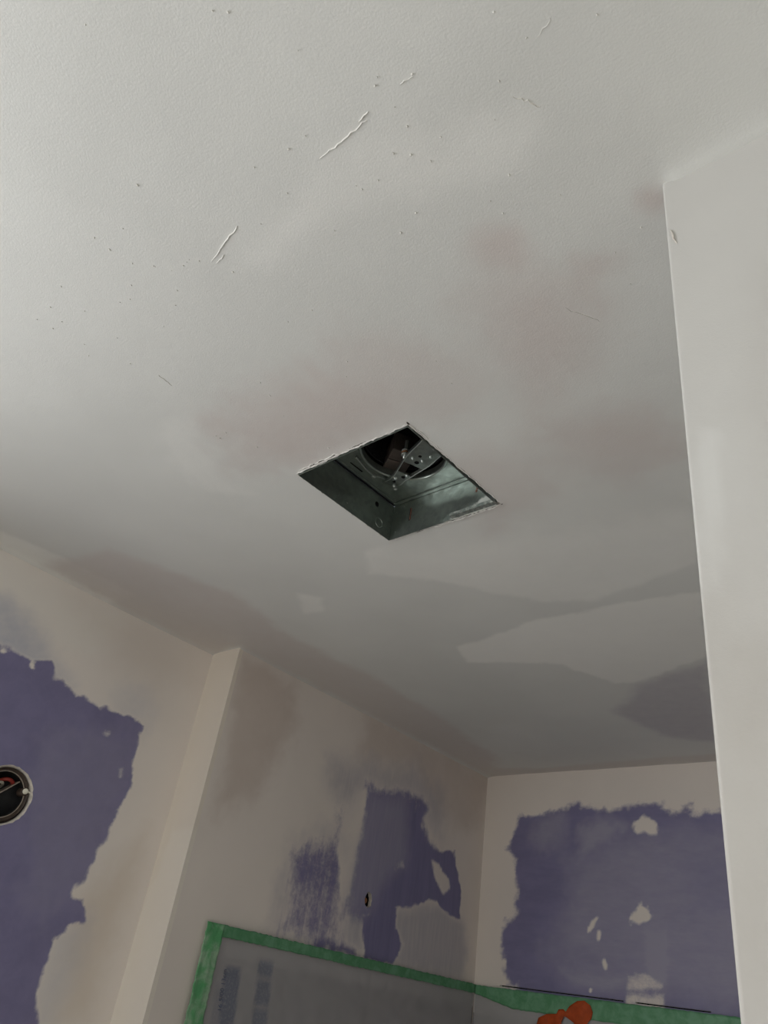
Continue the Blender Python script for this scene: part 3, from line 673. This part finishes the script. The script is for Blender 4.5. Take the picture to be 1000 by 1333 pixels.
for t, off, q in ((.16, -.003, .0030), (.28, .004, .0036), (.56, .001, .0042), (.66, -.004, .0030)):
    c_ = A_ + d_ * (Lb * t) + n_ * off; bm = bmesh.new(); lathe(bm, [(0, -.0009), (q, -.0009), (q * 1.15, 0)], (c_.x, c_.y, ZT - .0142), 'Z', 14); bm_obj('punched_hole', bm, 'black_void', brk)
for sgn in (-1, 1):           # bent edges of the bracket
    pts = []
    for i in range(13):
        t = i / 12; hw_ = .0125 + .012 * min(1, max(0, (t - .25) / .35)); c_ = A_ + d_ * (Lb * t) + n_ * hw_ * sgn; pts.append((c_.x, c_.y, ZT - .0035 - .011 * min(1, t / .15) * min(1, (1 - t) / .1)))
    bm = bmesh.new(); tube(bm, pts, .0011, 6); bm_obj('folded_edge', bm, 'steel', brk, True)
# loose lead clipped beside the rim
bm = bmesh.new(); tube(bm, [(-.083, -.040, ZT - .003), (-.085, -.015, ZT - .008), (-.084, .008, ZT - .012), (-.080, .032, ZT - .006), (-.082, .046, ZT - .003)], .0022, 8); bm_obj('lead_wire', bm, 'galv', fan, True)

# ------------------------------------------------------------------ round electrical box in the left wall
eb = tag(empty('electrical_box', (XA, EY - .002, EZ + .002)), 'round dark electrical box recessed in the purple left wall', 'electrical box')
bm = bmesh.new(); lathe(bm, [(.0720, -.0150), (.0552, -.0150), (.0550, -.006), (.0545, -.0065), (.0540, -.012), (.0490, -.0125), (.0485, -.012)], (0, 0, 0), 'X', 48); bm_obj('outer_collar', bm, 'box_brown', eb, True)  # rear flange added to stop sky light leaking past the collar
bm = bmesh.new(); lathe(bm, [(.0490, -.0125), (.0488, -.0105), (.0472, -.0105), (.0470, -.0125)], (0, 0, 0), 'X', 48); bm_obj('inner_rim', bm, 'box_rim', eb, True)
bm = bmesh.new(); lathe(bm, [(.0470, -.0120), (.0465, -.052), (0, -.052)], (0, 0, 0), 'X', 40); bm_obj('box_shell', bm, 'black_plastic', eb, True)
bm = bmesh.new(); lathe(bm, [(0, -.010), (.0075, -.010), (.009, -.0125), (.009, -.03)], (0, .0455, .016), 'X', 20)
ear = bm_obj('screw_ear', bm, 'box_brown', eb, True)
bm = bmesh.new(); lathe(bm, [(0, -.0040), (.0042, -.0045), (.0062, -.0070), (.0062, -.0105)], (0, .0465, .0175), 'X', 16); box(bm, (-.0095, .049, .0160), (-.0065, .058, .0195), .001); bm_obj('screw', bm, 'white_screw', ear)
bm = bmesh.new(); lathe(bm, [(0, -.010), (.0075, -.010), (.009, -.0125), (.009, -.03)], (0, -.0440, -.008), 'X', 20); bm_obj('screw_ear', bm, 'box_brown', eb, True)
bm = bmesh.new(); lathe(bm, [(.0630, -.0005), (.0612, -.0010), (.0590, -.0045), (.0580, -.0075), (.0578, -.014)], (0, .002, -.002), 'X', 56); bm_obj('filler_ring', bm, 'gypsum', eb, True)
dv = bmesh.new(); box(dv, (-.050, -.0465, -.001), (-.020, .0465, .001), .0004)
bmesh.ops.rotate(dv, verts=dv.verts, cent=(0, 0, 0), matrix=Matrix.Rotation(.78, 3, 'X')); bmesh.ops.translate(dv, verts=dv.verts, vec=(0, 0, .004))
bm_obj('divider', dv, 'box_rim', eb)
bm = bmesh.new(); tube(bm, [(-.050, -.010, .018), (-.035, -.004, .030), (-.026, .008, .034), (-.030, .022, .030), (-.048, .026, .026)], .0042, 10); bm_obj('red_wire', bm, 'red_wire', eb, True)
bm = bmesh.new(); tube(bm, [(-.050, -.022, .008), (-.030, -.014, .020), (-.024, -.006, .024), (-.034, .002, .022), (-.050, .004, .016)], .0030, 10); bm_obj('grey_wire', bm, 'grey_wire', eb, True)

# ------------------------------------------------------------------ pipe stub in the plumbing wall
pp = tag(empty('pipe_stub', (XB, PY, PZ)), 'tarnished copper pipe stub inside the small hole in the alcove wall', 'pipe')
bm = bmesh.new(); lathe(bm, [(.0075, -.09), (.0085, -.09), (.0085, -.016), (.0078, -.0145), (.0066, -.0145), (.0066, -.09)], (0, .003, -.002), 'X', 20); bm_obj('pipe', bm, 'copper', pp, True)
bm = bmesh.new(); lathe(bm, [(.034, -.0125), (.034, -.05), (0, -.05)], (0, 0, 0), 'X', 20); bm_obj('cavity_liner', bm, 'black_void', pp)

# ------------------------------------------------------------------ shower surround, masking film, tape
bm = bmesh.new(); box(bm, (XB + .0015, 1.30, 0), (XB + .0040, YC - .006, 1.676)); bs = bm_obj('surround_panel', bm, 'surround')
bm = bmesh.new(); box(bm, (XB + .0015, 1.30, 1.676), (XB + .0050, YC - .006, 1.726)); bm_obj('top_flange', bm, 'flange', bs)
tag(bs, 'grey acrylic surround panel behind the printed film on the plumbing wall', 'panel')
bm = bmesh.new(); box(bm, (XB + .006, YC - .0045, 0), (XK - .002, YC - .0015, 1.66)); bs2 = bm_obj('surround_panel', bm, 'surround')
bm = bmesh.new(); box(bm, (XB + .006, YC - .0050, 1.66), (XK - .002, YC - .0015, 1.726)); bm_obj('top_flange', bm, 'flange', bs2)
tag(bs2, 'grey acrylic surround panel behind the film on the back wall', 'panel')

def film(name, u0, u1, z0, z1, to3d, flip, ink=None, seed=0, step=.01):
    U = np.arange(u0, u1 + 1e-6, step); V = np.concatenate([[z0], np.arange(max(z0, 1.40), z1 + 1e-6, step)])
    uu, vv = np.meshgrid(U, V, indexing='ij'); u, v = uu.ravel(), vv.ravel()
    h = .003 * np.abs(vnoise(u, v * .25, 26, seed)) + .003 * np.abs(vnoise(u + v * .4, v, 12, seed + 3)) + .002 * (vnoise(u, v, 50, seed + 5) + .5)
    n = len(V); fs = [(i * n + j, (i + 1) * n + j, (i + 1) * n + j + 1, i * n + j + 1) for i in range(len(U) - 1) for j in range(n - 1)]
    if flip: fs = [f[::-1] for f in fs]
    me = bpy.data.meshes.new(name); me.from_pydata([to3d(a, b, c) for a, b, c in zip(u, v, h)], [], fs)
    k = ink(u, v) if ink is not None else np.zeros(len(u))
    at = me.attributes.new('ink', 'FLOAT', 'POINT'); at.data.foreach_set('value', np.asarray(k, np.float32))
    for p in me.polygons: p.use_smooth = True
    return link(name, me, 'film')
def stripes(u, v):
    du = (v - 1.6) * -.12                      # the film hangs slightly askew
    x = u - du
    g = lambda a, b, w_=.006: np.clip((x - a) / w_ + .5, 0, 1) * np.clip((b - x) / w_ + .5, 0, 1)
    s1 = g(1.385, 1.432) * np.clip((1.664 - v) / .008, 0, 1) * .85
    s2 = g(1.487, 1.535) * np.clip((1.690 - v) / .008, 0, 1) * .75
    for zb in (1.648, 1.588): s2 = s2 * (1 - .6 * np.exp(-((v - zb) / .006) ** 2))
    s3 = g(1.362, 1.385) * np.clip((1.63 - v) / .03, 0, 1) * .35
    return np.maximum(np.maximum(s1, s2), s3)
fb = film('plastic_sheet', 1.335, YC - .010, .60, 1.731, lambda a, b, h: (XB + .0052 + h, a, b), False, stripes, 60, .007)
tag(fb, 'grey translucent masking film with blue print taped on the plumbing wall', 'plastic sheet')
fc = film('plastic_sheet', XB + .012, XK - .004, .60, 1.728, lambda a, b, h: (a, YC - .0052 - h, b), False, None, 90, .012)
tag(fc, 'plain grey masking film hanging below the tape on the back wall', 'plastic sheet')
# printed lettering on the film, running upwards beside the first blue stripe
tc = bpy.data.curves.new('lettering', 'FONT'); tc.body = '16 5/00 13cm'; tc.size = .0165; tc.extrude = .0001
to = bpy.data.objects.new('lettering_tmp', tc); COL.objects.link(to); bpy.context.view_layer.update()
tm = bpy.data.meshes.new_from_object(to.evaluated_get(bpy.context.evaluated_depsgraph_get())); bpy.data.objects.remove(to, do_unlink=True)
for v in tm.vertices:                           # text x runs up the wall, text y towards the left
    tx, ty = v.co.x, v.co.y; z = 1.568 + tx * .93
    v.co = Vector((XB + .0105 + v.co.z, 1.386 - ty - (z - 1.6) * .12, z))
lt = link('printed_lettering', tm, 'ink', fb)

def tape(name, P0, P1, wdir, width, out, n, m, seed, edge=.0012, wr=.0016, thick=.0005, wfun=None, mat='tape'):
    """crinkled strip of crepe tape from P0 to P1; wdir = across, out = away from the wall"""
    P0, P1, wdir, out = Vector(P0), Vector(P1), Vector(wdir), Vector(out); r_ = random.Random(seed)
    t = np.linspace(0, 1, n); s = np.linspace(0, 1, m); tt, ss = np.meshgrid(t, s, indexing='ij')
    L = (P1 - P0).length
    h = wr * (np.abs(vnoise(tt * L, ss * width, 40, seed)) + 1.2 * np.abs(vnoise(tt * L * .35, ss * width, 95, seed + 1)) + .5 * vnoise(tt * L, ss * width, 160, seed + 2))
    e0 = [r_.uniform(-edge, edge) for _ in t]; e1 = [r_.uniform(-edge, edge) for _ in t]
    vs = []
    for i in range(n):
        W = width * (wfun(t[i]) if wfun else 1)
        for j in range(m):
            a = e0[i] * (1 - s[j]) + (W + e1[i]) * s[j]
            vs.append(P0 + (P1 - P0) * t[i] + wdir * a + out * max(0.0003, float(h[i, j]) + .0006))
    fs = [(i * m + j, (i + 1) * m + j, (i + 1) * m + j + 1, i * m + j + 1) for i in range(n - 1) for j in range(m - 1)]
    me = bpy.data.meshes.new(name); me.from_pydata(vs, [], fs)
    for p in me.polygons: p.use_smooth = True
    o = link(name, me, mat); q = o.modifiers.new('thickness', 'SOLIDIFY'); q.thickness = thick; q.offset = 0
    return o
tv = tape('masking_tape', (XB + .0095, 1.291, .62), (XB + .0095, 1.291, 1.741), (0, 1, 0), .052, (1, 0, 0), 150, 14, 31, .0015, .004, mat='tape_pale')
tag(tv, 'wide upright strip of crinkled green masking tape at the film edge', 'tape')
tb_ = tape('masking_tape', (XB + .0098, 1.338, 1.741), (XB + .0098, YC - .010, 1.737), (0, 0, -1), .025, (1, 0, 0), 150, 8, 41, .0012, .0018)
tag(tb_, 'narrow green masking tape running level along the plumbing wall above the film', 'tape')
tcx = tape('masking_tape', (XB + .012, YC - .0098, 1.7350), (XK - .003, YC - .0098, 1.7405), (0, 0, -1), .052, (0, -1, 0), 170, 10, 51, .0010, .002, .0005, lambda t: .45 + .55 * min(1, t / .10))
tag(tcx, 'green masking tape along the top of the film on the back wall', 'tape')

# orange scrap stuck over the tape
OR = [(-1.423, 1.640), (-1.412, 1.672), (-1.385, 1.684), (-1.352, 1.688), (-1.345, 1.700), (-1.330, 1.702), (-1.322, 1.696), (-1.310, 1.712), (-1.285, 1.727), (-1.262, 1.730), (-1.243, 1.720),
      (-1.236, 1.704), (-1.240, 1.688), (-1.252, 1.676), (-1.262, 1.640), (-1.285, 1.640), (-1.296, 1.672), (-1.318, 1.682), (-1.328, 1.684), (-1.335, 1.670), (-1.345, 1.640)]
ou = np.array(OR); gx, gz = np.meshgrid(np.arange(-1.43, -1.23, .006), np.arange(1.635, 1.735, .006), indexing='ij')
sel = [(a, b) for a, b in zip(gx.ravel(), gz.ravel())]; sd = sdf(np.array([a for a, b in sel]), np.array([b for a, b in sel]), OR)
pts = OR + [q for q, s_ in zip(sel, sd) if s_ < -.003]
vo, _, fo, _, _, _ = delaunay_2d_cdt([Vector(q) for q in pts], [(k, (k + 1) % len(OR)) for k in range(len(OR))], [], 1, 1e-7)
vu, vw = np.array([v.x for v in vo]), np.array([v.y for v in vo])
oh = .004 * np.abs(vnoise(vu, vw, 40, 77)) + .003 * np.abs(vnoise(vu, vw, 90, 78))
me = bpy.data.meshes.new('orange_scrap'); me.from_pydata([(a, YC - .0135 - float(h_), b) for a, b, h_ in zip(vu, vw, oh)], [], [tuple(f) for f in fo])
for p in me.polygons: p.use_smooth = True
os_ = link('orange_scrap', me, 'orange'); q = os_.modifiers.new('thickness', 'SOLIDIFY'); q.thickness = .001; q.offset = 0
tag(os_, 'crumpled orange plastic scrap stuck over the green tape on the back wall', 'scrap')
